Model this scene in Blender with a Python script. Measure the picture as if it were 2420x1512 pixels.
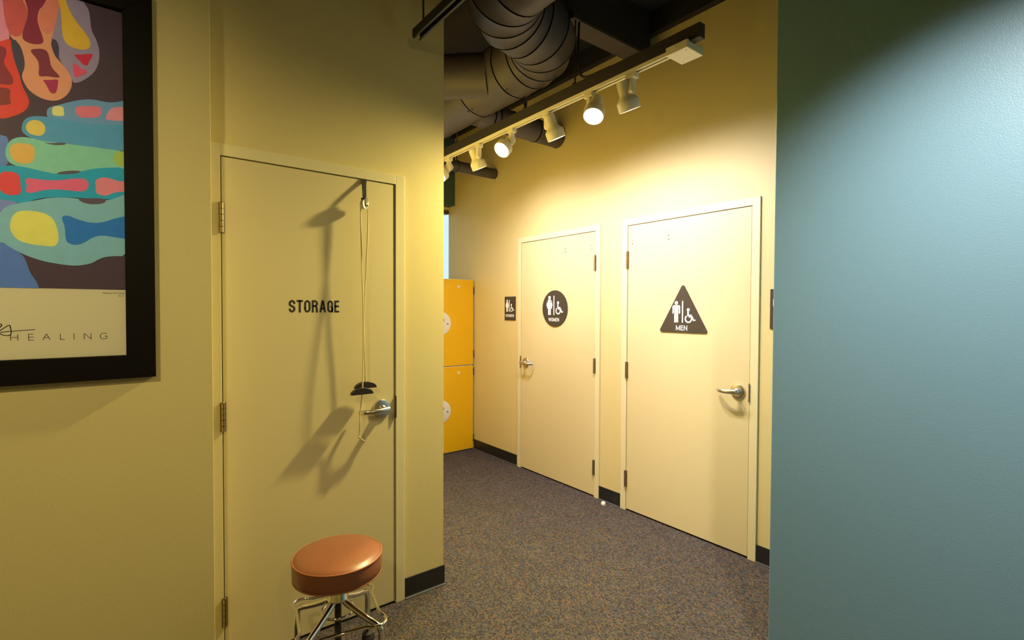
import bpy, bmesh, math, random
from mathutils import Vector, Matrix

# ------------------------------------------------------------------ scene, camera, world, light
scene = bpy.context.scene
for o in list(bpy.data.objects):
    bpy.data.objects.remove(o, do_unlink=True)
C = scene.collection
random.seed(4)

cam_d = bpy.data.cameras.new('camera')
cam = bpy.data.objects.new('camera', cam_d)
C.objects.link(cam)
yaw, pitch, roll = 0.662304, -0.021674, 0.004038
F0 = Vector((math.sin(yaw), math.cos(yaw), 0)); R0 = Vector((math.cos(yaw), -math.sin(yaw), 0)); U0 = Vector((0, 0, 1))
F = F0 * math.cos(pitch) + U0 * math.sin(pitch); U1 = U0 * math.cos(pitch) - F0 * math.sin(pitch)
R = R0 * math.cos(roll) + U1 * math.sin(roll); U = U1 * math.cos(roll) - R0 * math.sin(roll)
M = Matrix.Identity(4)
for i in range(3):
    M[i][0] = R[i]; M[i][1] = U[i]; M[i][2] = -F[i]
M[2][3] = 1.4445
cam.matrix_world = M
cam_d.sensor_width = 36.0
cam_d.sensor_fit = 'HORIZONTAL'
cam_d.lens = 1178.394 / 2420 * 36.0
cam_d.clip_start = 0.02
scene.camera = cam

scene.view_settings.view_transform = 'Standard'
scene.view_settings.look = 'None'
scene.view_settings.gamma = 1.0
scene.view_settings.use_curve_mapping = False
scene.view_settings.exposure = 0.0

world = bpy.data.worlds.new('daylight')
scene.world = world
world.use_nodes = True
wb = world.node_tree.nodes['Background']
wb.inputs['Color'].default_value = (0.62, 0.84, 1.0, 1)
wb.inputs['Strength'].default_value = 1.15

WASH = (0.97, 0.90, 1.0)   # lamps on the restroom wall
WARM = (1.0, 0.82, 0.31)   # all other lamps
SPOT_W = 92.0          # lamps that wash the restroom wall
FACE_W = 370.0          # lamps turned towards the storage door
ROOM_W = 70.0          # ceiling lamps and added fill of the room the camera stands in


def spot(name, loc, target, watts, angle=110, blend=0.9, size=0.04, color=WARM):
    l = bpy.data.lights.new(name, 'SPOT')
    l.energy = watts; l.color = color; l.spot_size = math.radians(angle); l.spot_blend = blend
    l.shadow_soft_size = size
    ob = bpy.data.objects.new(name, l)
    C.objects.link(ob)
    ob.location = loc
    d = Vector(target) - Vector(loc)
    ob.rotation_euler = d.to_track_quat('-Z', 'Y').to_euler()
    return ob


# ceiling spots of the room in front of the storage door (above the camera), then an added fill behind it
spot('room_spot_blue_wall', (1.05, 0.05, 2.62), (2.03, 0.32, 1.15), ROOM_W * 2.35, 86, 1.0, 0.04, (1.0, 0.90, 0.80))
spot('room_spot_left', (-0.85, 0.15, 2.62), (-0.60, 2.15, 1.35), ROOM_W * 1.5, 82, 1.0, 0.08, (1.0, 0.82, 0.40))
spot('fill_spot_rear', (0.3, -0.9, 2.62), (0.7, 1.7, 0.3), ROOM_W * 0.35, 120, 1.0, 0.08)  # added unseen fill lamp that lifts the general light, no fixture behind it

# ------------------------------------------------------------------ measurements (metres)
D = 2.847        # face of the restroom doors (plane x = D)
S = 2.2585       # face of the storage door (plane y = S)
PW = 2.15        # face of the wall that carries the picture
DECK = 3.43
CORNER = 1.3141  # end of the storage wall
BLUE_X, BLUE_Y = 2.03, 0.922

# ------------------------------------------------------------------ materials


def srgb(c):
    return tuple(((v / 255) / 12.92 if v / 255 <= 0.04045 else ((v / 255 + 0.055) / 1.055) ** 2.4) for v in c)


def mat(name, col, rough=0.5, metal=0.0, bump=0.0, bscale=400.0, noise=0.0, nscale=8.0, emit=None, estr=0.0,
        coat=0.0, spec=0.5, aniso=0.0):
    m = bpy.data.materials.new(name)
    m.use_nodes = True
    nt = m.node_tree
    b = nt.nodes['Principled BSDF']
    b.inputs['Base Color'].default_value = (*col, 1)
    b.inputs['Roughness'].default_value = rough
    b.inputs['Metallic'].default_value = metal
    b.inputs['Specular IOR Level'].default_value = spec
    if coat:
        b.inputs['Coat Weight'].default_value = coat
        b.inputs['Coat Roughness'].default_value = 0.12
    tc = nt.nodes.new('ShaderNodeTexCoord')
    if noise:
        n = nt.nodes.new('ShaderNodeTexNoise'); n.inputs['Scale'].default_value = nscale
        n.inputs['Detail'].default_value = 4
        mp = nt.nodes.new('ShaderNodeMapRange')
        mp.inputs['To Min'].default_value = 1 - noise; mp.inputs['To Max'].default_value = 1 + noise
        mx = nt.nodes.new('ShaderNodeMix'); mx.data_type = 'RGBA'; mx.blend_type = 'MULTIPLY'
        mx.inputs['Factor'].default_value = 1
        mx.inputs['A'].default_value = (*col, 1)
        nt.links.new(tc.outputs['Object'], n.inputs['Vector'])
        nt.links.new(n.outputs['Fac'], mp.inputs['Value'])
        nt.links.new(mp.outputs['Result'], mx.inputs['B'])
        nt.links.new(mx.outputs['Result'], b.inputs['Base Color'])
    if bump:
        n2 = nt.nodes.new('ShaderNodeTexNoise'); n2.inputs['Scale'].default_value = bscale
        n2.inputs['Detail'].default_value = 2
        bp = nt.nodes.new('ShaderNodeBump'); bp.inputs['Strength'].default_value = bump
        bp.inputs['Distance'].default_value = 0.002
        nt.links.new(tc.outputs['Object'], n2.inputs['Vector'])
        nt.links.new(n2.outputs['Fac'], bp.inputs['Height'])
        nt.links.new(bp.outputs['Normal'], b.inputs['Normal'])
    if emit:
        b.inputs['Emission Color'].default_value = (*emit, 1)
        b.inputs['Emission Strength'].default_value = estr
    return m


MT = dict(
    wall=mat('cream_wall_paint', (0.68, 0.57, 0.27), 0.55, bump=0.25, bscale=260, noise=0.02, nscale=3),
    door=mat('door_paint', (0.68, 0.58, 0.32), 0.42, bump=0.05, bscale=120, noise=0.015, nscale=2),
    frame=mat('door_frame_paint', (0.74, 0.66, 0.40), 0.38, bump=0.05, bscale=150),
    blue=mat('blue_wall_paint', (0.20, 0.375, 0.485), 0.42, bump=0.35, bscale=320, noise=0.02, nscale=3),
    teal=mat('teal_paint', (0.05, 0.10, 0.105), 0.6, bump=0.1),
    deck=mat('dark_deck_paint', (0.019, 0.016, 0.017), 0.8, bump=0.2, bscale=40, noise=0.1),
    beam=mat('beam_paint', (0.058, 0.048, 0.050), 0.7, noise=0.08, nscale=10),
    ledger=mat('ledger_paint', (0.02, 0.017, 0.018), 0.8, noise=0.08),
    duct=mat('duct_paint', (0.062, 0.056, 0.072), 0.55, noise=0.06, nscale=5, bump=0.05, bscale=60),
    seam=mat('seam_black', (0.012, 0.010, 0.010), 0.8, noise=0.05),
    strut=mat('strut_paint', (0.028, 0.024, 0.029), 0.6, noise=0.05),
    cable=mat('conduit_black', (0.03, 0.027, 0.027), 0.55, noise=0.05),
    track=mat('track_white', (0.80, 0.76, 0.62), 0.4, noise=0.02),
    lamp=mat('lamp_white', (0.78, 0.74, 0.60), 0.35, noise=0.02),
    groove=mat('track_groove', (0.12, 0.10, 0.06), 0.6, noise=0.05),
    glow=mat('lamp_glow', (1, 1, 1), 0.4, emit=(1.0, 0.90, 0.66), estr=9.0, noise=0.01),
    vinyl=mat('black_vinyl_base', (0.017, 0.016, 0.016), 0.35, noise=0.1, nscale=20),
    toe=mat('vinyl_toe', (0.10, 0.10, 0.10), 0.25, noise=0.05),
    steel=mat('satin_nickel', (0.62, 0.60, 0.57), 0.28, 1.0, noise=0.05, nscale=60),
    brass=mat('aged_hinge_metal', (0.36, 0.29, 0.19), 0.4, 1.0, noise=0.15, nscale=80),
    chrome=mat('chrome', (0.86, 0.85, 0.83), 0.07, 1.0, noise=0.02),
    leather=mat('brown_vinyl', (0.25, 0.088, 0.043), 0.33, bump=0.06, bscale=500, noise=0.06, nscale=12, coat=0.15),
    piping=mat('brown_piping', (0.34, 0.12, 0.05), 0.4, noise=0.05, nscale=20),
    black=mat('black_plastic', (0.013, 0.012, 0.012), 0.4, noise=0.05),
    darkwood=mat('dark_handle_foam', (0.020, 0.013, 0.011), 0.45, noise=0.1, nscale=60),
    rubber=mat('rubber', (0.02, 0.018, 0.018), 0.7, noise=0.05),
    strap=mat('webbing_black', (0.012, 0.010, 0.011), 0.8, bump=0.3, bscale=900),
    rope=mat('cream_rope', (0.72, 0.60, 0.30), 0.7, bump=0.5, bscale=700),
    white=mat('white_plastic', (0.82, 0.80, 0.72), 0.4, noise=0.02),
    sign=mat('sign_brown', (0.048, 0.036, 0.025), 0.5, bump=0.05, noise=0.05, nscale=40),
    signw=mat('sign_white', (0.86, 0.85, 0.83), 0.5, noise=0.01),
    ink=mat('black_lettering', (0.020, 0.016, 0.012), 0.6, noise=0.05),
    yellow=mat('yellow_laminate', (0.83, 0.47, 0.004), 0.35, noise=0.03, nscale=6),
    cream_edge=mat('cream_edge_band', (0.80, 0.74, 0.58), 0.45, noise=0.02),
    carcass=mat('locker_carcass', (0.55, 0.50, 0.38), 0.5, noise=0.03),
    woodframe=mat('black_frame_lacquer', (0.005, 0.004, 0.0035), 0.5, spec=0.12, bump=0.03, noise=0.1, nscale=30),
    winframe=mat('window_frame_brown', (0.11, 0.055, 0.03), 0.5, noise=0.08),
    gold=mat('brass_rivet', (0.75, 0.50, 0.12), 0.3, 1.0, noise=0.03),
)


def carpet_material():
    m = bpy.data.materials.new('loop_carpet')
    m.use_nodes = True
    nt = m.node_tree; L = nt.links.new
    b = nt.nodes['Principled BSDF']; b.inputs['Roughness'].default_value = 0.95
    b.inputs['Specular IOR Level'].default_value = 0.15
    tc = nt.nodes.new('ShaderNodeTexCoord')
    mp = nt.nodes.new('ShaderNodeMapping'); mp.inputs['Rotation'].default_value = (0, 0, 0.0)
    mp.inputs['Scale'].default_value = (1.0, 0.62, 1.0)
    L(tc.outputs['Object'], mp.inputs['Vector'])
    v = nt.nodes.new('ShaderNodeTexVoronoi'); v.inputs['Scale'].default_value = 190
    L(mp.outputs['Vector'], v.inputs['Vector'])
    sp = nt.nodes.new('ShaderNodeSeparateColor'); L(v.outputs['Color'], sp.inputs['Color'])
    cr = nt.nodes.new('ShaderNodeValToRGB'); cr.color_ramp.interpolation = 'CONSTANT'
    cols = [(0.0, (0.042, 0.034, 0.034)), (0.26, (0.075, 0.062, 0.058)), (0.46, (0.030, 0.026, 0.030)),
            (0.60, (0.050, 0.056, 0.074)), (0.72, (0.135, 0.075, 0.035)), (0.81, (0.10, 0.085, 0.072)),
            (0.88, (0.065, 0.070, 0.035)), (0.95, (0.075, 0.048, 0.056))]
    el = cr.color_ramp.elements
    el[0].position = 0.0; el[0].color = (*cols[0][1], 1)
    el[1].position = cols[1][0]; el[1].color = (*cols[1][1], 1)
    for p, c in cols[2:]:
        e = el.new(p); e.color = (*c, 1)
    L(sp.outputs['Red'], cr.inputs['Fac'])
    n = nt.nodes.new('ShaderNodeTexNoise'); n.inputs['Scale'].default_value = 6; n.inputs['Detail'].default_value = 5
    L(tc.outputs['Object'], n.inputs['Vector'])
    mr = nt.nodes.new('ShaderNodeMapRange'); mr.inputs['To Min'].default_value = 0.92; mr.inputs['To Max'].default_value = 1.38
    L(n.outputs['Fac'], mr.inputs['Value'])
    mx = nt.nodes.new('ShaderNodeMix'); mx.data_type = 'RGBA'; mx.blend_type = 'MULTIPLY'; mx.inputs['Factor'].default_value = 1
    L(cr.outputs['Color'], mx.inputs['A']); L(mr.outputs['Result'], mx.inputs['B'])
    L(mx.outputs['Result'], b.inputs['Base Color'])
    bp = nt.nodes.new('ShaderNodeBump'); bp.inputs['Strength'].default_value = 0.9; bp.inputs['Distance'].default_value = 0.004
    bp.invert = True
    L(v.outputs['Distance'], bp.inputs['Height']); L(bp.outputs['Normal'], b.inputs['Normal'])
    return m


def pane_material(name, tint=(1, 1, 1), gloss=0.06):
    m = bpy.data.materials.new(name)
    m.use_nodes = True
    nt = m.node_tree; nt.nodes.clear()
    out = nt.nodes.new('ShaderNodeOutputMaterial'); mx = nt.nodes.new('ShaderNodeMixShader')
    t = nt.nodes.new('ShaderNodeBsdfTransparent'); g = nt.nodes.new('ShaderNodeBsdfGlossy')
    t.inputs['Color'].default_value = (*tint, 1); g.inputs['Roughness'].default_value = 0.08
    fr = nt.nodes.new('ShaderNodeFresnel'); fr.inputs['IOR'].default_value = 1.35
    nt.links.new(fr.outputs['Fac'], mx.inputs['Fac'])
    nt.links.new(t.outputs['BSDF'], mx.inputs[1]); nt.links.new(g.outputs['BSDF'], mx.inputs[2])
    nt.links.new(mx.outputs['Shader'], out.inputs['Surface'])
    return m


MT['carpet'] = carpet_material()
MT['pane'] = pane_material('window_pane')
MT['glass'] = pane_material('picture_glass')

# ------------------------------------------------------------------ mesh helpers


class MB:
    """collects vertices and faces of one mesh"""

    def __init__(s):
        s.v = []; s.f = []; s.m = []; s.slot = 0

    def add(s, vs, fs):
        b = len(s.v)
        s.v += [tuple(p) for p in vs]
        s.f += [tuple(b + i for i in f) for f in fs]
        s.m += [s.slot] * len(fs)
        return s

    def box(s, x0, x1, y0, y1, z0, z1):
        vs = [(x, y, z) for z in (z0, z1) for y in (y0, y1) for x in (x0, x1)]
        return s.add(vs, [(0, 2, 3, 1), (4, 5, 7, 6), (0, 1, 5, 4), (2, 6, 7, 3), (0, 4, 6, 2), (1, 3, 7, 5)])

    def prism(s, pts, y0, y1):
        """outline in (x, z), extruded from y0 (front) to y1"""
        n = len(pts)
        a = sum(pts[i][0] * pts[(i + 1) % n][1] - pts[(i + 1) % n][0] * pts[i][1] for i in range(n))
        if a < 0: pts = pts[::-1]
        vs = [(x, y0, z) for x, z in pts] + [(x, y1, z) for x, z in pts]
        fs = [tuple(range(n)), tuple(range(2 * n - 1, n - 1, -1))]
        fs += [(i, i + n, (i + 1) % n + n, (i + 1) % n) for i in range(n)]
        return s.add(vs, fs)

    def flat(s, pts, y):
        n = len(pts)
        a = sum(pts[i][0] * pts[(i + 1) % n][1] - pts[(i + 1) % n][0] * pts[i][1] for i in range(n))
        if a < 0: pts = pts[::-1]
        return s.add([(x, y, z) for x, z in pts], [tuple(range(n))])

    def lathe(s, prof, seg=24, axis='z', center=(0, 0, 0)):
        """profile of (radius, height)"""
        vs = []; fs = []
        c = Vector(center)
        for r, h in prof:
            for k in range(seg):
                a = 2 * math.pi * k / seg
                u, w = r * math.cos(a), r * math.sin(a)
                p = {'z': (u, w, h), 'y': (u, h, -w), 'x': (h, u, w)}[axis]
                vs.append(c + Vector(p))
        for i in range(len(prof) - 1):
            for k in range(seg):
                k2 = (k + 1) % seg
                fs.append((i * seg + k, i * seg + k2, (i + 1) * seg + k2, (i + 1) * seg + k))
        fs.append(tuple(range(seg - 1, -1, -1)))
        fs.append(tuple(range((len(prof) - 1) * seg, len(prof) * seg)))
        return s.add(vs, fs)

    def tube(s, pts, rad, seg=10, closed=False, flat=None, up=(0, 0, 1), caps=True):
        """swept tube; flat = second radius (measured along 'up')"""
        P = [Vector(p) for p in pts]; n = len(P)
        rr = rad if isinstance(rad, (list, tuple)) else [rad] * n
        ff = (flat if isinstance(flat, (list, tuple)) else [flat] * n) if flat else rr
        T = []
        for i in range(n):
            a = P[(i - 1) % n] if (closed or i > 0) else P[i]
            b = P[(i + 1) % n] if (closed or i < n - 1) else P[i]
            T.append((b - a).normalized())
        nrm = Vector(up) - T[0] * T[0].dot(Vector(up))
        if nrm.length < 1e-4:
            nrm = Vector((1, 0, 0)) - T[0] * T[0].x
        nrm.normalize()
        vs = []
        for i in range(n):
            nrm = (nrm - T[i] * T[i].dot(nrm)).normalized()
            bi = T[i].cross(nrm)
            for k in range(seg):
                a = 2 * math.pi * k / seg
                vs.append(P[i] + nrm * (ff[i] * math.cos(a)) + bi * (rr[i] * math.sin(a)))
        fs = []
        for i in range(n if closed else n - 1):
            j = (i + 1) % n
            for k in range(seg):
                k2 = (k + 1) % seg
                fs.append((i * seg + k, i * seg + k2, j * seg + k2, j * seg + k))
        if caps and not closed:
            fs.append(tuple(range(seg - 1, -1, -1))); fs.append(tuple(range((n - 1) * seg, n * seg)))
        return s.add(vs, fs)

    def ball(s, c, r, seg=10, rings=6, sz=1.0):
        prof = [(max(r * math.sin(math.pi * i / rings), 1e-4), -r * sz * math.cos(math.pi * i / rings)) for i in range(rings + 1)]
        return s.lathe(prof, seg, 'z', c)

    def build(s, name, m, parent=None, smooth=False, bevel=0.0, loc=None, rot=None):
        me = bpy.data.meshes.new(name)
        me.from_pydata(s.v, [], s.f)
        mats = m if isinstance(m, (list, tuple)) else [m]
        for q in mats: me.materials.append(MT[q] if isinstance(q, str) else q)
        if len(mats) > 1:
            me.polygons.foreach_set('material_index', s.m)
        bm = bmesh.new(); bm.from_mesh(me)
        bmesh.ops.recalc_face_normals(bm, faces=bm.faces)
        bm.to_mesh(me); bm.free()
        if smooth:
            me.polygons.foreach_set('use_smooth', [True] * len(me.polygons))
        ob = bpy.data.objects.new(name, me)
        C.objects.link(ob)
        if parent: ob.parent = parent
        if loc: ob.location = loc
        if rot: ob.rotation_euler = rot
        if bevel:
            bv = ob.modifiers.new('bevel', 'BEVEL'); bv.width = bevel; bv.segments = 2; bv.limit_method = 'ANGLE'
        if smooth:
            try:
                me.set_sharp_from_angle(angle=math.radians(38))
            except Exception:
                pass
        return ob


def thing(name, label, cat, loc=(0, 0, 0), rz=0.0, group=None, kind=None):
    o = bpy.data.objects.new(name, None)
    o.empty_display_size = 0.05
    C.objects.link(o)
    o.location = loc; o.rotation_euler = (0, 0, rz)
    tag(o, label, cat, group, kind)
    return o


def tag(o, label, cat, group=None, kind=None):
    o['label'] = label; o['category'] = cat
    if group: o['group'] = group
    if kind: o['kind'] = kind
    return o


def bx(name, m, b, parent=None, bevel=0.0):
    return MB().box(*b).build(name, m, parent, bevel=bevel)


def chaikin(pts, n=2):
    for _ in range(n):
        q = []
        for i in range(len(pts)):
            a, b = pts[i], pts[(i + 1) % len(pts)]
            q.append((a[0] * .75 + b[0] * .25, a[1] * .75 + b[1] * .25))
            q.append((a[0] * .25 + b[0] * .75, a[1] * .25 + b[1] * .75))
        pts = q
    return pts


def smooth_path(pts, n=2):
    P = [Vector(p) for p in pts]
    for _ in range(n):
        q = [P[0]]
        for i in range(len(P) - 1):
            q.append(P[i] * .75 + P[i + 1] * .25); q.append(P[i] * .25 + P[i + 1] * .75)
        q.append(P[-1]); P = q
    return P


def circle(cx, cz, r, n=28, a0=0, a1=360):
    return [(cx + r * math.cos(math.radians(a0 + (a1 - a0) * k / (n if a1 - a0 == 360 else n - 1))),
             cz + r * math.sin(math.radians(a0 + (a1 - a0) * k / (n if a1 - a0 == 360 else n - 1)))) for k in range(n)]


def text_part(name, body, m, parent, x, z, y, width, height, bold=0.0, depth=0.0008, spacing=1.0):
    """letters in the (x, z) plane, centred on x, z and fitted to width and cap height"""
    cu = bpy.data.curves.new(name, 'FONT')
    cu.body = body; cu.size = 1.0; cu.offset = bold; cu.space_character = spacing
    cu.align_x = 'LEFT'; cu.resolution_u = 4; cu.extrude = 0.5
    tmp = bpy.data.objects.new('tmp_text', cu)
    C.objects.link(tmp)
    dg = bpy.context.evaluated_depsgraph_get()
    me = bpy.data.meshes.new_from_object(tmp.evaluated_get(dg))
    bpy.data.objects.remove(tmp, do_unlink=True)
    xs = [v.co.x for v in me.vertices]; ys = [v.co.y for v in me.vertices]
    x0, x1, y0, y1 = min(xs), max(xs), min(ys), max(ys)
    for v in me.vertices:
        px, py, pz = v.co
        v.co = (x + ((px - x0) / (x1 - x0) - 0.5) * width, y - depth * (pz + 0.5), z + ((py - y0) / (y1 - y0) - 0.5) * height)
    me.materials.clear(); me.materials.append(MT[m])
    bm = bmesh.new(); bm.from_mesh(me); bmesh.ops.recalc_face_normals(bm, faces=bm.faces); bm.to_mesh(me); bm.free()
    me.name = name
    ob = bpy.data.objects.new(name, me); C.objects.link(ob); ob.parent = parent
    return ob


def ribbon(pts, w, closed=False):
    """outline of a thick line with mitred corners"""
    P = [Vector(p) for p in pts]; n = len(P)
    L_, R_ = [], []
    for i in range(n):
        a = P[i] - P[i - 1] if (i > 0 or closed) else P[1] - P[0]
        b = P[(i + 1) % n] - P[i] if (i < n - 1 or closed) else a
        a = a.normalized(); b = b.normalized()
        na, nb = Vector((-a.y, a.x)), Vector((-b.y, b.x))
        m_ = (na + nb)
        m_ = m_.normalized() if m_.length > 1e-4 else na
        k = w / 2 / max(m_.dot(na), 0.45)
        L_.append(P[i] + m_ * k); R_.append(P[i] - m_ * k)
    return L_, R_


def arc(cx, cy, rx, ry, a0, a1, n=9):
    return [(cx + rx * math.cos(math.radians(a0 + (a1 - a0) * k / (n - 1))), cy + ry * math.sin(math.radians(a0 + (a1 - a0) * k / (n - 1)))) for k in range(n)]


GLYPHS = {
    'S': [arc(.5, .74, .5, .26, -5, 180, 10) + [(0.03, .66), (.2, .56), (.8, .44), (.97, .34)] + arc(.5, .26, .5, .26, 0, -185, 10)],
    'T': [[(0, 1), (1, 1)], [(.5, 1), (.5, 0)]],
    'O': [[(0, .3)] + arc(.5, .73, .5, .27, 180, 0, 12) + arc(.5, .27, .5, .27, 0, -180, 12) + [(0, .40)]],
    'R': [[(0, 0), (0, 1), (.5, 1)] + arc(.5, .77, .46, .23, 80, -90, 8) + [(0, .54)], [(.5, .54), (.80, .46), (.9, .34), (.93, 0)]],
    'A': [[(0, 0), (.44, 1), (.56, 1), (1, 0)], [(.17, .28), (.83, .28)]],
    'G': [arc(.5, .74, .5, .26, -8, 180, 10) + arc(.5, .27, .5, .27, 180, 360, 12) + [(1, .49), (.55, .49)], [(1, .3), (1, 0)]],
    'E': [[(1, 1), (0, 1), (0, 0), (1, 0)], [(0, .52), (.92, .52)]],
    'W': [[(0, 1), (.26, 0), (.5, .9), (.74, 0), (1, 1)]],
    'M': [[(0, 0), (0, 1), (.5, .12), (1, 1), (1, 0)]],
    'N': [[(0, 0), (0, 1), (1, 0), (1, 1)]],
}


def word(body, m, parent, x, z, y, widths, height, w, gap, depth):
    """bold upright letters, each one a part; x, z = centre of the word"""
    tot = sum(widths) + gap * (len(body) - 1)
    cx = x - tot / 2
    for ch, cw in zip(body, widths):
        mb = MB()
        for stx in GLYPHS[ch]:
            pts = [(cx + w / 2 + u * (cw - w), z - height / 2 + w / 2 * (0 if v in (0, 1) and ch in 'ATRMNW' and False else 1) + v * (height - w)) for u, v in stx]
            if ch in 'TRAMNW' or ch == 'G':      # square ends reach the base line and cap line
                for e, nb in ((0, 1), (-1, -2)):
                    if abs(pts[e][1] - pts[nb][1]) > abs(pts[e][0] - pts[nb][0]) * 1.2:
                        s_ = 1 if pts[e][1] > pts[nb][1] else -1
                        pts[e] = (pts[e][0], pts[e][1] + s_ * w / 2)
            if ch in 'TE':
                pts2 = list(pts)
                for e, nb in ((0, 1), (-1, -2)):
                    if abs(pts[e][0] - pts[nb][0]) > abs(pts[e][1] - pts[nb][1]):
                        s_ = 1 if pts[e][0] > pts[nb][0] else -1
                        pts2[e] = (pts[e][0] + s_ * w / 2, pts[e][1])
                pts = pts2
            L_, R_ = ribbon(pts, w)
            for i in range(len(L_) - 1):
                mb.prism([tuple(L_[i]), tuple(R_[i]), tuple(R_[i + 1]), tuple(L_[i + 1])], y - depth, y)
        mb.build('letter', m, parent)
        cx += cw + gap


def copy_tree(o, parent=None):
    c = o.copy(); C.objects.link(c); c.parent = parent
    for ch in [k for k in bpy.data.objects if k.parent == o]:
        copy_tree(ch, c)
    return c

# ------------------------------------------------------------------ the setting
ST = 'structure'
RX = -math.pi / 2     # things on the restroom wall: local x runs along -Y (to the right), local y goes into the wall
W_R = D + 0.006       # plaster face of the restroom wall
W_S = S + 0.006       # plaster face of the storage wall

o = bx('floor', 'carpet', (-2.6, 2.97, -2.4, 4.95, -0.05, 0.0))
tag(o, 'dark speckled loop pile carpet covering the whole corridor floor', 'floor', kind=ST)
o = bx('ceiling', 'deck', (-2.7, 2.97, -2.5, 4.95, DECK, DECK + 0.08))
tag(o, 'dark painted roof deck above the ducts', 'ceiling', kind=ST)

DOORS = dict(women=(3.5128, 2.6163), men=(2.3058, 1.4189))     # y of the left and right leaf edges
ST_X = (0.3086, 1.0392)
TOP, HEAD = 2.04, 2.0895


def wall_with_openings(name, lo, hi, openings, along, t0, t1, m, label, zt=DECK):
    """wall along an axis from lo to hi; openings = (a, b, top)"""
    mb = MB()
    def put(a, b, z0, z1):
        if along == 'y': mb.box(t0, t1, a, b, z0, z1)
        else: mb.box(a, b, t0, t1, z0, z1)
    cur = lo
    for a, b, z0, z1 in sorted(openings):
        put(cur, a, 0, zt); put(a, b, z1, zt)
        if z0 > 0: put(a, b, 0, z0)
        cur = b
    if hi - cur > 1e-4: put(cur, hi, 0, zt)
    return tag(mb.build(name, m), label, 'wall', kind=ST)


GAP = 0.03
wall_with_openings('wall_right', 0.80, 4.805, [(b - GAP, a + GAP, 0, TOP + GAP) for a, b in DOORS.values()], 'y',
                   W_R, W_R + 0.11, 'wall', 'tall cream painted wall with the two restroom doors')
wall_with_openings('wall_left', 0.20, CORNER, [(ST_X[0] - GAP, ST_X[1] + GAP, 0, TOP + GAP)], 'x',
                   W_S, W_S + 0.12, 'wall', 'cream painted wall around the storage door')
o = bx('wall_corridor', 'wall', (CORNER - 0.11, CORNER, W_S + 0.12, 4.80, 0, DECK))
tag(o, 'cream wall running back from the storage corner towards the lockers', 'wall', kind=ST)
o = bx('wall_picture', 'wall', (-2.6, 0.262, PW, W_S + 0.12, 0, DECK), bevel=0.002)
tag(o, 'cream painted wall that carries the framed poster', 'wall', kind=ST)
o = bx('wall_blue', 'blue', (BLUE_X, W_R + 0.11, -2.4, BLUE_Y, 0, DECK), bevel=0.003)
tag(o, 'teal blue painted wall close by on the right', 'wall', kind=ST)
o = bx('wall_rear', 'wall', (-2.6, BLUE_X, -2.5, -2.4, 0, DECK))
tag(o, 'cream wall behind the viewer', 'wall', kind=ST)
o = bx('wall_side', 'wall', (-2.7, -2.6, -2.5, W_S + 0.12, 0, DECK))
tag(o, 'cream wall closing the room on the far left', 'wall', kind=ST)
WIN = (1.62, W_R, 1.0, 2.535)
wall_with_openings('wall_far', CORNER - 0.11, W_R, [(WIN[0], WIN[1], WIN[2], WIN[3])], 'x', 4.80, 4.95, 'wall',
                   'end wall with the daylight window behind the yellow locker')

w = thing('window_1', 'pale daylight window above the yellow locker', 'window', (0, 4.801, 0), kind=ST)
for nm, b in (('window_head', (WIN[0], WIN[1], 0, 0.06, WIN[3] - 0.045, WIN[3])), ('window_sill', (WIN[0], WIN[1], 0, 0.06, WIN[2], WIN[2] + 0.04)),
              ('window_jamb', (WIN[0], WIN[0] + 0.035, 0, 0.06, WIN[2] + 0.04, WIN[3] - 0.045))):
    bx(nm, 'winframe', b, w)
bx('window_pane', 'pane', (WIN[0] + 0.035, WIN[1], 0.004, 0.008, WIN[2] + 0.04, WIN[3] - 0.045), w)

o = bx('trim_soffit', 'teal', (CORNER, W_R, 4.675, 4.80, 2.565, DECK))
tag(o, 'dark teal soffit box above the end window', 'soffit', kind=ST)
o = MB().box(W_R - 0.05, W_R, BLUE_Y, 4.675, 3.29, DECK).build('trim_ledger', 'ledger')
tag(o, 'near-black steel ledger along the top of the restroom wall', 'ledger', kind=ST)

for nm, lab, y0, y1, x0 in (('ceiling_beam', 'brown-grey ceiling beam meeting the restroom wall beside the flexible conduit', 2.10, 2.23, -2.6),
                            ('ceiling_beam', 'dim ceiling beam in the dark beyond the big duct', 3.72, 3.85, CORNER)):
    b = thing(nm, lab, 'beam', (0, 0, 0), kind=ST)
    bx('web', 'ledger', (x0, W_R - 0.05, y0 + 0.0, y1 - 0.0, 3.152, DECK), b)
    bx('flange', 'beam', (x0, W_R - 0.002, y0 - 0.001, y1 + 0.001, 3.138, 3.152), b)


def baseboard(name, label, x0, x1, y0, y1, toe):
    b = thing(name, label, 'baseboard', (0, 0, 0), kind=ST)
    bx('base_strip', 'vinyl', (x0, x1, y0, y1, 0.006, 0.101), b, bevel=0.0015)
    bx('cove_toe', 'toe', toe, b, bevel=0.0015)
    return b


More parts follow.
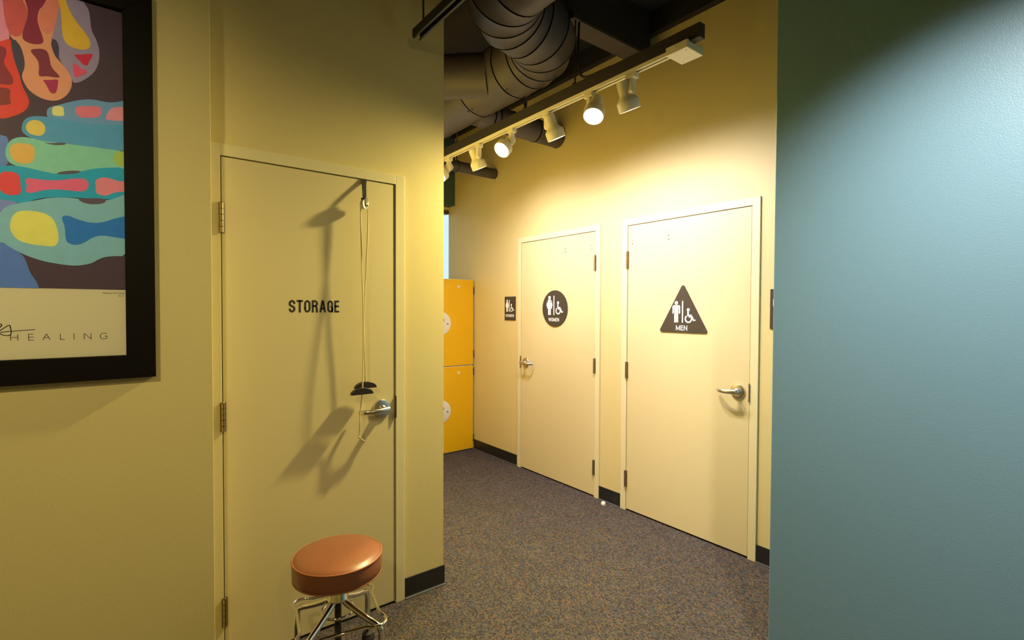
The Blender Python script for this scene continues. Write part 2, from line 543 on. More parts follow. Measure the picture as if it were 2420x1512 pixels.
TH = 0.006
for nm, lab, y0, y1 in (('baseboard_right_locker', 'black vinyl baseboard between the yellow locker and the women door', 3.5517 + 0.002, 4.285),
                        ('baseboard_right_middle', 'short black vinyl baseboard between the two restroom doors', 2.3622, 2.5738),
                        ('baseboard_right_near', 'black vinyl baseboard right of the men door beside the blue wall', BLUE_Y, 1.3691 - 0.002)):
    baseboard(nm, lab, W_R - TH, W_R, y0, y1, (W_R - TH - 0.012, W_R, y0, y1, 0, 0.006))
baseboard('baseboard_left', 'black vinyl baseboard at the storage wall corner', 1.0915, CORNER + TH, W_S - TH, W_S,
          (1.0915, CORNER + TH, W_S - TH - 0.012, W_S, 0, 0.006))
baseboard('baseboard_corridor', 'black vinyl baseboard along the corridor side of the storage corner', CORNER, CORNER + TH, W_S, 4.795,
          (CORNER, CORNER + TH + 0.012, W_S, 4.795, 0, 0.006))
baseboard('baseboard_picture', 'black vinyl baseboard under the framed poster', -2.6, 0.262, PW - TH, PW, (-2.6, 0.262, PW - TH - 0.012, PW, 0, 0.006))
baseboard('baseboard_blue', 'black vinyl baseboard along the blue wall', BLUE_X - TH, BLUE_X, -2.4, BLUE_Y, (BLUE_X - TH - 0.012, BLUE_X, -2.4, BLUE_Y, 0, 0.006))


# ------------------------------------------------------------------ doors
def lever_handle(parent, x, z, s):
    """s = +1: the lever points to the right"""
    h = MB().lathe([(0.0445, 0.0), (0.0445, -0.004), (0.041, -0.009), (0.032, -0.0115), (0.0185, -0.0125)], 40, 'y').build('lever_handle', 'steel', parent, True, loc=(x, 0, z))
    MB().lathe([(0.0185, -0.010), (0.0175, -0.022), (0.0135, -0.026), (0.0125, -0.048)], 28, 'y').build('spindle', 'steel', h, True)
    pts = smooth_path([(-s * 0.016, -0.056, 0.002), (s * 0.0, -0.060, 0.002), (s * 0.028, -0.064, 0.0), (s * 0.065, -0.062, -0.001), (s * 0.098, -0.048, -0.002), (s * 0.118, -0.022, -0.003)], 2)
    n = len(pts)
    fl = [0.0150 - 0.0055 * (i / (n - 1)) for i in range(n)]
    th = [0.0100 - 0.0050 * (i / (n - 1)) for i in range(n)]
    th[0] = 0.006; fl[0] = 0.008
    MB().tube(pts, th, 14, flat=fl).build('lever', 'steel', h, True)
    MB().lathe([(0.0048, -0.0655), (0.0048, -0.0668), (0.0025, -0.0672)], 14, 'y', (s * 0.004, 0, 0.002)).build('key_cylinder', 'brass', h, True)
    return h


def hinge(parent, x, z0, z1, side):
    n = 5
    step = (z1 - z0) / n
    mb = MB()
    for k in range(n):
        mb.lathe([(0.0035, z0 + k * step + 0.0004), (0.0075, z0 + k * step + 0.001), (0.0075, z0 + (k + 1) * step - 0.001), (0.0035, z0 + (k + 1) * step - 0.0004)], 14, 'z', (x, -0.010, 0))
    mb.box(x - 0.0105, x - 0.0015, -0.0105, -0.0085, z0, z1)
    mb.box(x + 0.0015, x + 0.0105, -0.0050, -0.0008, z0, z1)
    ob = mb.build('hinge', 'brass', parent, True)
    MB().lathe([(0.004, z1 - 0.001), (0.006, z1 + 0.001), (0.0045, z1 + 0.004)], 12, 'z', (x, -0.010, 0)).build('hinge_pin', 'brass', ob, True)
    return ob


def make_door(name, label, loc, rz, w, hinge_left, hz, wall_off):
    d_ = thing(name, label, 'door', loc, rz, kind=ST)
    FW = 0.050
    yf, yb = -0.005, 0.108
    for s, nm in ((0, 'door_jamb'), (1, 'door_jamb')):
        x0 = -FW if s == 0 else w + 0.003
        x1 = -0.003 if s == 0 else w + FW
        mb = MB().box(x0, x1, yf, wall_off, 0, HEAD)
        a, b = (-0.028, -0.003) if s == 0 else (w + 0.003, w + 0.028)
        mb.box(a, b, wall_off, yb, 0, TOP + 0.005)
        c, e = (-0.003, 0.012) if s == 0 else (w - 0.012, w + 0.003)
        mb.box(c, e, 0.048, yb, 0, TOP + 0.005)
        mb.build(nm, 'frame', d_, bevel=0.0015)
    mb = MB().box(-0.003, w + 0.003, yf, wall_off, TOP + 0.004, HEAD)
    mb.box(-0.003, w + 0.003, wall_off, yb, TOP + 0.004, TOP + 0.028)
    mb.box(0.012, w - 0.012, 0.048, yb, TOP - 0.012, TOP + 0.004)
    mb.build('door_head', 'frame', d_, bevel=0.0015)
    bx('door_leaf', 'door', (0.001, w - 0.001, 0.0, 0.044, 0.012, TOP), d_, bevel=0.0015)
    bx('threshold', 'vinyl', (0.0, w, 0.03, yb, 0.0, 0.004), d_)
    hx = -0.001 if hinge_left else w + 0.001
    for a, b in hz: hinge(d_, hx, a, b, hinge_left)
    lx = w - 0.068 if hinge_left else 0.068
    lever_handle(d_, lx, 0.967, -1 if hinge_left else 1)
    ex = w + 0.0002 if hinge_left else -0.0042
    bx('strike_plate', 'brass', (ex, ex + 0.004, -0.0135, 0.003, 0.915, 1.022), d_, bevel=0.0006)
    return d_


HZ = [(0.172, 0.288), (0.955, 1.070), (1.740, 1.858)]
door_s = make_door('door_1', 'cream storage door with black STORAGE lettering', (ST_X[0], S, 0), 0, ST_X[1] - ST_X[0], True, HZ, W_S - S)
door_w = make_door('door_2', 'cream restroom door with round brown women sign', (D, 3.5128, 0), RX, 3.5128 - 2.6163, False, HZ, W_R - D)
door_m = make_door('door_3', 'cream restroom door with triangular brown men sign', (D, 2.3058, 0), RX, 2.3058 - 1.4189, True, HZ, W_R - D)
for dd, xs in ((door_w, (3.5128 - 2.948, 3.5128 - 2.655)), (door_m, (2.3058 - 2.267, 2.3058 - 1.972))):
    for x in xs:
        for dz in (-0.013, 0.013):
            MB().lathe([(0.0062, 0.0), (0.0058, -0.0025), (0.0035, -0.005), (0.0012, -0.0058)], 12, 'y', (x, 0, 1.926 + dz)).build('screw_cap', 'steel', dd, True)
word('STORAGE', 'ink', door_s, 0.663 - ST_X[0], 1.4535, -0.0001, [0.0268, 0.0258, 0.0268, 0.0268, 0.0290, 0.0262, 0.0215], 0.0535, 0.0082, 0.0052, 0.0005)


# ------------------------------------------------------------------ restroom signs
def picto_wheelchair(mb, cx, cz, k, y0, y1):
    """k = wheel radius; cx, cz = wheel centre"""
    mb.prism(circle(cx - 0.06 * k, cz + 2.17 * k, 0.40 * k, 20), y0, y1)
    mb.prism([(cx - 0.34 * k, cz + 1.75 * k), (cx + 0.10 * k, cz + 1.75 * k), (cx + 0.10 * k, cz + 0.34 * k), (cx - 0.30 * k, cz + 0.34 * k)], y0, y1)
    mb.prism([(cx, cz + 0.70 * k), (cx + 0.90 * k, cz + 0.70 * k), (cx + 0.90 * k, cz + 1.0 * k), (cx, cz + 1.0 * k)], y0, y1)
    mb.prism([(cx - 0.30 * k, cz + 0.30 * k), (cx + 0.95 * k, cz + 0.30 * k), (cx + 1.08 * k, cz + 0.62 * k), (cx - 0.30 * k, cz + 0.62 * k)], y0, y1)
    mb.prism([(cx + 0.82 * k, cz + 0.50 * k), (cx + 1.14 * k, cz + 0.58 * k), (cx + 1.62 * k, cz - 0.55 * k), (cx + 1.32 * k, cz - 0.68 * k)], y0, y1)
    mb.prism([(cx + 1.32 * k, cz - 0.68 * k), (cx + 1.95 * k, cz - 0.36 * k), (cx + 1.83 * k, cz - 0.10 * k), (cx + 1.42 * k, cz - 0.32 * k)], y0, y1)
    outer = circle(cx, cz, 1.0 * k, 26, 128, 382); inner = circle(cx, cz, 0.66 * k, 26, 128, 375)
    for i in range(25):
        mb.prism([outer[i], outer[i + 1], inner[i + 1], inner[i]], y0, y1)


def picto_woman(mb, cx, z0, h, y0, y1):
    """z0 = feet, h = height"""
    g = h / 0.16
    q = lambda pts: [(cx + x * g, z0 + z * g) for x, z in pts]
    mb.prism(circle(cx, z0 + 0.1455 * g, 0.0148 * g, 22), y0, y1)
    mb.prism(q([(-0.020, 0.129), (0.020, 0.129), (0.026, 0.124), (0.024, 0.098), (0.031, 0.054), (-0.031, 0.054), (-0.024, 0.098), (-0.026, 0.124)]), y0, y1)
    for s in (-1, 1):
        mb.prism(q([(s * 0.018, 0.129), (s * 0.026, 0.124), (s * 0.038, 0.080), (s * 0.036, 0.074), (s * 0.029, 0.074), (s * 0.017, 0.112)]), y0, y1)
        mb.prism(q([(s * 0.002, 0.056), (s * 0.0165, 0.056), (s * 0.0165, 0.002), (s * 0.014, 0.0), (s * 0.004, 0.0), (s * 0.002, 0.002)]), y0, y1)


def picto_man(mb, cx, z0, h, y0, y1):
    g = h / 0.14
    q = lambda pts: [(cx + x * g, z0 + z * g) for x, z in pts]
    mb.prism(circle(cx, z0 + 0.1275 * g, 0.0125 * g, 22), y0, y1)
    mb.prism(q([(-0.022, 0.1125), (0.022, 0.1125), (0.0265, 0.109), (0.0285, 0.103), (0.0285, 0.094), (-0.0285, 0.094), (-0.0285, 0.103), (-0.0265, 0.109)]), y0, y1)
    mb.prism(q([(-0.0145, 0.096), (0.0145, 0.096), (0.0145, 0.058), (-0.0145, 0.058)]), y0, y1)
    for s in (-1, 1):
        mb.prism(q([(s * 0.019, 0.095), (s * 0.0285, 0.095), (s * 0.0285, 0.062), (s * 0.026, 0.057), (s * 0.0215, 0.057), (s * 0.019, 0.062)]), y0, y1)
        mb.prism(q([(s * 0.0015, 0.060), (s * 0.0145, 0.060), (s * 0.0145, 0.003), (s * 0.0115, 0.0), (s * 0.0045, 0.0), (s * 0.0015, 0.003)]), y0, y1)


YP = -0.0065   # face of the sign plates, local


def sign_marks(t, who, fx, fz, fh, bx_, bz0, bz1, bw, wx, wz, wk, tx, tz, tw, th, text):
    mb = MB()
    (picto_woman if who == 'woman' else picto_man)(mb, fx, fz, fh, YP - 0.0012, YP)
    mb.build('figure_symbol', 'signw', t)
    MB().box(bx_ - bw / 2, bx_ + bw / 2, YP - 0.0012, YP, bz0, bz1).build('divider_bar', 'signw', t)
    mb = MB(); picto_wheelchair(mb, wx, wz, wk, YP - 0.0012, YP)
    mb.build('wheelchair_symbol', 'signw', t)
    k = {'W': 1.42, 'M': 1.22, 'N': 1.0, 'O': 1.0, 'E': 0.78}
    sc = (tw - 0.0042 * (len(text) - 1)) / sum(k[c] for c in text)
    word(text, 'signw', t, tx, tz, YP, [k[c] * sc for c in text], th, th * 0.16, 0.0042, 0.0012)


t = thing('restroom_sign', 'round brown women restroom sign mounted on the left restroom door', 'sign', (D, 3.066, 1.451), RX)
MB().prism(circle(0, 0, 0.1525, 56), YP, 0.0).build('sign_plate', 'sign', t, bevel=0.001)
sign_marks(t, 'woman', -0.0617, -0.054, 0.16, -0.007, -0.054, 0.107, 0.010, 0.045, -0.018, 0.0305, -0.008, -0.0925, 0.128, 0.029, 'WOMEN')

t = thing('restroom_sign', 'triangular brown men restroom sign mounted on the right restroom door', 'sign', (D, 1.857, 1.299), RX)
tri = []
for (cx_, cz_), a0 in (((0, 0.291), 30), ((-0.158, 0.012), 150), ((0.158, 0.012), 270)):
    tri += circle(cx_, cz_, 0.0125, 9, a0, a0 + 120)
MB().prism(tri, YP, 0.0).build('sign_plate', 'sign', t, bevel=0.001)
sign_marks(t, 'man', -0.046, 0.063, 0.14, 0.0, 0.063, 0.203, 0.0085, 0.043, 0.0885, 0.0265, -0.006, 0.029, 0.083, 0.032, 'MEN')

t = thing('restroom_sign', 'small rectangular brown women sign on the wall left of the women door', 'sign', (W_R, 3.683, 1.4515), RX)
MB().box(-0.0815, 0.0815, YP, 0, -0.1105, 0.1105).build('sign_plate', 'sign', t, bevel=0.001)
sign_marks(t, 'woman', -0.0414, -0.031, 0.112, -0.008, -0.031, 0.080, 0.008, 0.0245, -0.0105, 0.0205, -0.003, -0.067, 0.126, 0.026, 'WOMEN')

t = thing('restroom_sign', 'brown wall sign half hidden by the blue wall beside the men door', 'sign', (W_R, 1.2285, 1.4515), RX)
MB().box(-0.0815, 0.0815, YP, 0, -0.1105, 0.1105).build('sign_plate', 'sign', t, bevel=0.001)
sign_marks(t, 'man', -0.0414, -0.031, 0.112, -0.008, -0.031, 0.080, 0.008, 0.0245, -0.0105, 0.0205, -0.003, -0.067, 0.090, 0.026, 'MEN')

# ------------------------------------------------------------------ yellow lockers at the end of the corridor
def rrect(x0, x1, z0, z1, r, n=4):
    p = []
    for cx, cz, a in ((x1 - r, z1 - r, 0), (x0 + r, z1 - r, 90), (x0 + r, z0 + r, 180), (x1 - r, z0 + r, 270)):
        p += circle(cx, cz, r, n + 1, a, a + 90)
    return p


LK_Y = 4.285


def make_locker(label, x, plate=True):
    t = thing('locker', label, 'locker', (x, LK_Y, 0), group='two-tier lockers at the corridor end')
    bx('body', 'carcass', (-0.33 if plate else -0.18, 0.180, 0.022, 0.48, 0.0, 1.742), t)
    for z0, z1, zp, zb, zh in ((0.012, 0.868, 0.430, 0.800, (0.08, 0.765)), (0.876, 1.742, 1.302, 1.668, (0.945, 1.595))):
        core = MB().prism(rrect(-0.172, 0.174, z0, z1, 0.012), 0.001, 0.020).build('locker_door', 'cream_edge', t)
        MB().prism(rrect(-0.170, 0.172, z0 + 0.0022, z1 - 0.0022, 0.0105), -0.0005, 0.004).build('yellow_panel', 'yellow', core)
        MB().lathe([(0.0145, 0.0), (0.0145, -0.003), (0.010, -0.0045)], 20, 'y', (0.0, 0, zb)).build('button', 'white', core, True)
        MB().lathe([(0.0055, -0.003), (0.0050, -0.0052), (0.003, -0.0056)], 12, 'y', (0.0, 0, zb)).build('screw', 'steel', core, True)
        if plate:
            pl = MB().lathe([(0.112, 0.0), (0.112, -0.0035), (0.108, -0.005)], 44, 'y', (-0.205, 0, zp)).build('lock_plate', 'white', core, True)
            for px, pz, w, h in ((-0.175, 0.030, 0.004, 0.030), (-0.190, 0.028, 0.003, 0.012), (-0.132, -0.005, 0.020, 0.008)):
                MB().box(px - w / 2, px + w / 2, -0.0062, -0.0048, zp + pz - h / 2, zp + pz + h / 2).build('key_slot', 'black', core)
        for h in zh:
            bx('hinge', 'black', (0.1745, 0.1835, -0.001, 0.02, h, h + 0.075), core, bevel=0.001)
    return t


make_locker('yellow two-tier locker with round white lock plates beside the restroom wall', 2.662)
make_locker('yellow two-tier locker behind the storage wall corner', 2.140, False)

# ------------------------------------------------------------------ framed poster
ART = [
    ((85, 110, 160), [(-0.304,1.968),(-0.278,1.966),(-0.267,1.952),(-0.274,1.926),(-0.276,1.897),(-0.268,1.881),(-0.288,1.859),(-0.305,1.856)]),
    ((190, 110, 120), [(-0.298,2.374),(-0.276,2.382),(-0.271,2.316),(-0.261,2.268),(-0.266,2.242),(-0.3,2.231)]),
    ((185, 45, 35), [(-0.3,2.239),(-0.283,2.24),(-0.26,2.26),(-0.259,2.236),(-0.252,2.19),(-0.242,2.152),(-0.237,2.121),(-0.224,2.092),(-0.221,2.072),(-0.229,2.05),(-0.248,2.031),(-0.272,2.015),(-0.286,2.011),(-0.303,2.012)]),
    ((115, 25, 40), [(-0.3,2.225),(-0.28,2.229),(-0.271,2.225),(-0.269,2.209),(-0.278,2.182),(-0.267,2.161),(-0.257,2.144),(-0.256,2.122),(-0.268,2.115),(-0.302,2.114)]),
    ((110, 30, 30), [(-0.302,2.1),(-0.265,2.108),(-0.262,2.098),(-0.265,2.081),(-0.261,2.066),(-0.265,2.057),(-0.303,2.046)]),
    ((128, 108, 120), [(-0.153,2.43),(-0.098,2.451),(-0.088,2.425),(-0.078,2.411),(-0.075,2.382),(-0.072,2.344),(-0.061,2.322),(-0.053,2.294),(-0.053,2.259),(-0.06,2.227),(-0.074,2.201),(-0.101,2.171),(-0.119,2.163),(-0.122,2.174),(-0.136,2.204),(-0.152,2.229),(-0.164,2.288),(-0.17,2.29),(-0.156,2.362)]),
    ((205, 125, 85), [(-0.247,2.394),(-0.146,2.432),(-0.15,2.389),(-0.165,2.309),(-0.17,2.269),(-0.161,2.235),(-0.152,2.225),(-0.133,2.201),(-0.12,2.171),(-0.126,2.135),(-0.144,2.107),(-0.166,2.093),(-0.194,2.094),(-0.221,2.11),(-0.234,2.135),(-0.238,2.154),(-0.23,2.18),(-0.231,2.209),(-0.24,2.247),(-0.257,2.257),(-0.263,2.271),(-0.254,2.294)]),
    ((172, 66, 60), [(-0.276,2.382),(-0.238,2.397),(-0.224,2.362),(-0.219,2.343),(-0.226,2.308),(-0.237,2.272),(-0.254,2.264),(-0.266,2.278),(-0.274,2.319)]),
    ((200, 105, 80), [(-0.193,2.373),(-0.174,2.417),(-0.153,2.426),(-0.15,2.389),(-0.16,2.327),(-0.173,2.298),(-0.191,2.3),(-0.2,2.334)]),
    ((115, 20, 45), [(-0.231,2.4),(-0.174,2.421),(-0.187,2.381),(-0.197,2.366),(-0.201,2.337),(-0.197,2.314),(-0.191,2.295),(-0.185,2.266),(-0.211,2.255),(-0.231,2.26),(-0.236,2.272),(-0.23,2.303),(-0.222,2.334),(-0.221,2.355),(-0.225,2.374)]),
    ((50, 42, 58), [(-0.254,2.257),(-0.248,2.256),(-0.243,2.242),(-0.233,2.22),(-0.23,2.193),(-0.232,2.172),(-0.238,2.158),(-0.247,2.171),(-0.254,2.198),(-0.258,2.224),(-0.259,2.244)]),
    ((50, 42, 58), [(-0.165,2.288),(-0.157,2.286),(-0.151,2.267),(-0.152,2.237),(-0.155,2.228),(-0.161,2.235),(-0.167,2.254),(-0.171,2.273)]),
    ((105, 28, 45), [(-0.215,2.24),(-0.189,2.25),(-0.178,2.244),(-0.174,2.226),(-0.171,2.198),(-0.152,2.178),(-0.151,2.171),(-0.165,2.168),(-0.18,2.168),(-0.196,2.161),(-0.2,2.167),(-0.198,2.19),(-0.2,2.21),(-0.213,2.226),(-0.217,2.234)]),
    ((140, 25, 60), [(-0.19,2.154),(-0.174,2.157),(-0.156,2.165),(-0.154,2.159),(-0.159,2.122),(-0.166,2.117),(-0.174,2.118),(-0.181,2.137),(-0.188,2.149)]),
    ((195, 145, 40), [(-0.153,2.43),(-0.137,2.436),(-0.134,2.42),(-0.124,2.386),(-0.105,2.354),(-0.086,2.331),(-0.075,2.309),(-0.075,2.292),(-0.086,2.279),(-0.103,2.274),(-0.126,2.277),(-0.138,2.288),(-0.144,2.311),(-0.145,2.374)]),
    ((170, 20, 50), [(-0.116,2.256),(-0.1,2.259),(-0.083,2.267),(-0.07,2.271),(-0.07,2.263),(-0.079,2.245),(-0.082,2.229),(-0.094,2.228),(-0.103,2.24),(-0.113,2.249)]),
    ((190, 60, 80), [(-0.12,2.225),(-0.11,2.227),(-0.104,2.218),(-0.087,2.212),(-0.082,2.209),(-0.101,2.191),(-0.111,2.183),(-0.116,2.185),(-0.118,2.205)]),
    ((90, 125, 150), [(-0.182,2.037),(-0.183,2.061),(-0.175,2.074),(-0.157,2.083),(-0.128,2.101),(-0.101,2.115),(-0.072,2.124),(-0.041,2.123),(-0.017,2.127),(0.012,2.142),(0.032,2.147),(0.031,2.051),(-0.069,2.033),(-0.141,2.038)]),
    ((200, 190, 100), [(-0.169,2.077),(-0.144,2.085),(-0.142,2.067),(-0.141,2.052),(-0.166,2.048),(-0.171,2.056)]),
    ((185, 90, 95), [(-0.117,2.086),(-0.102,2.095),(-0.055,2.106),(-0.049,2.099),(-0.05,2.081),(-0.059,2.067),(-0.089,2.06),(-0.11,2.058)]),
    ((200, 115, 115), [(-0.029,2.101),(-0.017,2.113),(0.031,2.125),(0.031,2.077),(-0.021,2.066),(-0.04,2.066),(-0.038,2.077)]),
    ((70, 130, 160), [(-0.24,1.998),(-0.234,2.02),(-0.219,2.034),(-0.191,2.041),(-0.141,2.042),(-0.069,2.041),(0.031,2.062),(0.03,1.969),(-0.07,1.967),(-0.142,1.963),(-0.192,1.959),(-0.225,1.969),(-0.239,1.98)]),
    ((200, 160, 70), [(-0.231,2.0),(-0.225,2.016),(-0.21,2.026),(-0.195,2.023),(-0.186,2.011),(-0.187,1.989),(-0.198,1.977),(-0.216,1.977),(-0.228,1.985)]),
    ((110, 155, 120), [(-0.276,1.914),(-0.273,1.934),(-0.264,1.952),(-0.246,1.965),(-0.225,1.968),(-0.192,1.963),(-0.142,1.966),(-0.07,1.969),(0.03,1.971),(0.029,1.914),(-0.064,1.894),(-0.097,1.884),(-0.159,1.865),(-0.199,1.866),(-0.244,1.873),(-0.268,1.881),(-0.275,1.898)]),
    ((140, 152, 60), [(-0.015,1.967),(0.03,1.974),(0.029,1.919),(-0.012,1.918),(-0.022,1.941)]),
    ((70, 60, 65), [(-0.194,1.961),(-0.177,1.959),(-0.145,1.969),(-0.136,1.967),(-0.145,1.96),(-0.174,1.955)]),
    ((205, 145, 65), [(-0.264,1.936),(-0.252,1.946),(-0.229,1.948),(-0.217,1.946),(-0.21,1.935),(-0.212,1.906),(-0.217,1.892),(-0.232,1.885),(-0.253,1.886),(-0.262,1.896),(-0.267,1.915)]),
    ((0, 125, 135), [(-0.305,1.862),(-0.288,1.867),(-0.265,1.876),(-0.23,1.875),(-0.199,1.87),(-0.159,1.865),(-0.104,1.883),(-0.064,1.903),(0.029,1.921),(0.028,1.814),(-0.037,1.803),(-0.098,1.799),(-0.144,1.796),(-0.176,1.791),(-0.207,1.782),(-0.237,1.765),(-0.272,1.761),(-0.306,1.768)]),
    ((70, 60, 65), [(-0.164,1.867),(-0.149,1.877),(-0.117,1.885),(-0.1,1.885),(-0.117,1.874),(-0.153,1.866)]),
    ((195, 50, 50), [(-0.288,1.851),(-0.271,1.856),(-0.253,1.855),(-0.246,1.846),(-0.244,1.822),(-0.242,1.797),(-0.251,1.787),(-0.272,1.784),(-0.286,1.791),(-0.294,1.81)]),
    ((190, 75, 95), [(-0.235,1.836),(-0.227,1.844),(-0.209,1.842),(-0.162,1.845),(-0.124,1.858),(-0.094,1.863),(-0.086,1.855),(-0.084,1.838),(-0.092,1.823),(-0.115,1.818),(-0.16,1.819),(-0.194,1.811),(-0.219,1.798),(-0.231,1.797),(-0.233,1.807),(-0.229,1.82)]),
    ((205, 105, 105), [(-0.069,1.862),(-0.05,1.875),(-0.03,1.875),(-0.009,1.868),(0.029,1.871),(0.029,1.839),(-0.016,1.831),(-0.037,1.816),(-0.054,1.814),(-0.068,1.821),(-0.066,1.841)]),
    ((110, 115, 160), [(-0.307,1.781),(-0.271,1.769),(-0.247,1.764),(-0.272,1.748),(-0.29,1.728),(-0.308,1.714)]),
    ((120, 160, 175), [(-0.308,1.668),(-0.293,1.724),(-0.278,1.749),(-0.25,1.763),(-0.209,1.777),(-0.177,1.79),(-0.138,1.796),(-0.11,1.795),(-0.04,1.796),(0.006,1.825),(0.029,1.838),(0.026,1.62),(-0.042,1.615),(-0.064,1.602),(-0.082,1.587),(-0.12,1.578),(-0.153,1.581),(-0.199,1.589),(-0.243,1.608),(-0.273,1.629),(-0.297,1.644)]),
    ((75, 55, 65), [(-0.114,1.794),(-0.097,1.798),(-0.051,1.806),(-0.04,1.798),(-0.048,1.788),(-0.076,1.781),(-0.097,1.783)]),
    ((190, 175, 75), [(-0.268,1.706),(-0.26,1.73),(-0.241,1.743),(-0.194,1.742),(-0.171,1.725),(-0.163,1.7),(-0.158,1.665),(-0.163,1.644),(-0.172,1.636),(-0.217,1.638),(-0.252,1.648),(-0.269,1.676)]),
    ((10, 95, 150), [(-0.15,1.734),(-0.138,1.74),(-0.115,1.729),(-0.08,1.72),(-0.048,1.726),(-0.019,1.743),(0.028,1.76),(0.027,1.674),(-0.027,1.681),(-0.056,1.683),(-0.077,1.674),(-0.098,1.654),(-0.119,1.644),(-0.139,1.651),(-0.143,1.666),(-0.144,1.702),(-0.151,1.725)]),
    ((75, 105, 165), [(-0.309,1.647),(-0.288,1.645),(-0.273,1.629),(-0.243,1.608),(-0.234,1.585),(-0.226,1.55),(-0.212,1.525),(-0.206,1.504),(-0.207,1.49),(-0.311,1.488)]),
]
SIGNATURE = [[(-0.298, 1.367), (-0.294, 1.368), (-0.281, 1.37), (-0.27, 1.371), (-0.244, 1.373), (-0.218, 1.375)], [(-0.298, 1.371), (-0.294, 1.374), (-0.286, 1.381), (-0.277, 1.389), (-0.273, 1.389), (-0.272, 1.384), (-0.271, 1.378), (-0.27, 1.362), (-0.274, 1.358), (-0.284, 1.358), (-0.292, 1.362), (-0.298, 1.366)], [(-0.297, 1.394), (-0.292, 1.393), (-0.29, 1.391), (-0.292, 1.386), (-0.298, 1.379)]]
HEAL = [('H', -0.272, -0.256, 1.343, 1.361), ('E', -0.232, -0.221, 1.342, 1.361), ('A', -0.2, -0.183, 1.342, 1.361), ('L', -0.159, -0.149, 1.342, 1.36), ('I', -0.127, -0.125, 1.341, 1.36), ('N', -0.101, -0.084, 1.341, 1.36), ('G', -0.061, -0.043, 1.34, 1.36)]
# caption array([-0.056,  2.14 ,  1.493]) array([2.000e-03, 2.140e+00, 1.483e+00])

PX0, PX1, PZ0, PZ1 = -0.80, 0.012, 1.276, 2.440
pf = thing('framed_poster', 'large framed poster of colourful painted hands over the word healing', 'poster', (-0.40, PW, 1.206))
neg = (0.40, -PW, -1.206)
FX0, FX1, FZ0, FZ1 = -0.886, 0.088, 1.206, 2.512
IX0, IX1, IZ0, IZ1 = -0.806, 0.007, 1.284, 2.432
for nm, out in (('frame_side', [(IX1, IZ0), (FX1, FZ0), (FX1, FZ1), (IX1, IZ1)]), ('frame_side', [(FX0, FZ0), (IX0, IZ0), (IX0, IZ1), (FX0, FZ1)]),
                ('frame_rail', [(FX0, FZ0), (FX1, FZ0), (IX1, IZ0), (IX0, IZ0)]), ('frame_rail', [(IX0, IZ1), (IX1, IZ1), (FX1, FZ1), (FX0, FZ1)])):
    MB().prism(out, PW - 0.032, PW - 0.001).build(nm, 'woodframe', pf, bevel=0.0015, loc=neg)


def print_colour(c):
    a = [v / p for v, p in zip(srgb(c), (0.54, 0.44, 0.27))]
    m_ = max(max(a) / 0.92, 1.0)
    return tuple(min(0.92, v * (m_ ** -0.45)) for v in a)


def ink_mat(c):
    key = 'print_%d_%d_%d' % c
    if key not in MT:
        MT[key] = mat('print_colour', print_colour(c), 0.6, noise=0.10, nscale=35)
    return key


MT['paper'] = mat('poster_paper', (0.82, 0.77, 0.58), 0.6, noise=0.01)
sheet = MB().box(PX0, PX1, 2.1402, 2.1440, PZ0, PZ1).build('poster_sheet', 'paper', pf, loc=neg)
IMG_Z = 1.504
mb = MB(); slots = ['print_plum']
MT['print_plum'] = mat('print_plum', print_colour((56, 36, 46)), 0.6, noise=0.08, nscale=20)
yy = 2.1400
mb.flat([(PX0, IMG_Z), (PX1, IMG_Z), (PX1, PZ1), (PX0, PZ1)], yy)
for col, pts in ART:
    k = ink_mat(col)
    if k not in slots: slots.append(k)
    mb.slot = slots.index(k)
    yy -= 0.00004
    pts = [(x - 0.25 if x < -0.303 else x, z) for x, z in pts]
    q = chaikin(pts, 2)
    q = [(min(max(x, PX0), PX1), min(max(z, IMG_Z), PZ1)) for x, z in q]
    mb.flat(q, yy)
mb.build('painted_print', slots, sheet)
yb = 2.1398


def stroke(mb, pts, w, y):
    for i in range(len(pts) - 1):
        a = Vector(pts[i]); b = Vector(pts[i + 1]); d_ = (b - a).normalized(); n = Vector((-d_.y, d_.x)) * w / 2
        a = a - d_ * w * 0.35; b = b + d_ * w * 0.35
        mb.flat([tuple(a + n), tuple(a - n), tuple(b - n), tuple(b + n)], y)


GLY = {'H': [[(0, 0), (0, 1)], [(1, 0), (1, 1)], [(0, .5), (1, .5)]], 'E': [[(1, 0), (0, 0), (0, 1), (1, 1)], [(0, .52), (.95, .52)]],
       'A': [[(0, 0), (.5, 1), (1, 0)], [(.2, .38), (.8, .38)]], 'L': [[(0, 1), (0, 0), (1, 0)]], 'I': [[(.5, 0), (.5, 1)]],
       'N': [[(0, 0), (0, 1), (1, 0), (1, 1)]],
       'G': [[(.93, .82), (.75, .96), (.5, 1), (.22, .92), (.05, .7), (0, .48), (.06, .25), (.25, .06), (.52, 0), (.8, .06), (.97, .18), (.97, .48), (.62, .48)]]}
for ch, x0, x1, z0, z1 in HEAL:
    mb = MB()
    for st in GLY[ch]:
        stroke(mb, [(x0 + u * (x1 - x0), z0 + v * (z1 - z0)) for u, v in st], 0.0016, yb)
    mb.build('letter', 'ink', sheet)
MT['pencil'] = mat('pencil_grey', (0.16, 0.13, 0.13), 0.7, noise=0.1)
mb = MB()
for st in SIGNATURE:
    stroke(mb, [tuple(p[:]) for p in [(v.x, v.y) for v in smooth_path([(x, z, 0) for x, z in st], 2)]], 0.0024, yb)
mb.build('signature', 'pencil', sheet)
for body, x0, x1, z, h in (('donna krin Kor', -0.053, 0.006, 1.4935, 0.0066), ('\u00a9 2', -0.0125, 0.001, 1.484, 0.0058)):
    text_part('caption', body, 'pencil', sheet, (x0 + x1) / 2, z, yb + 0.0001, x1 - x0, h, depth=0.0001)['kind'] = 'stuff'
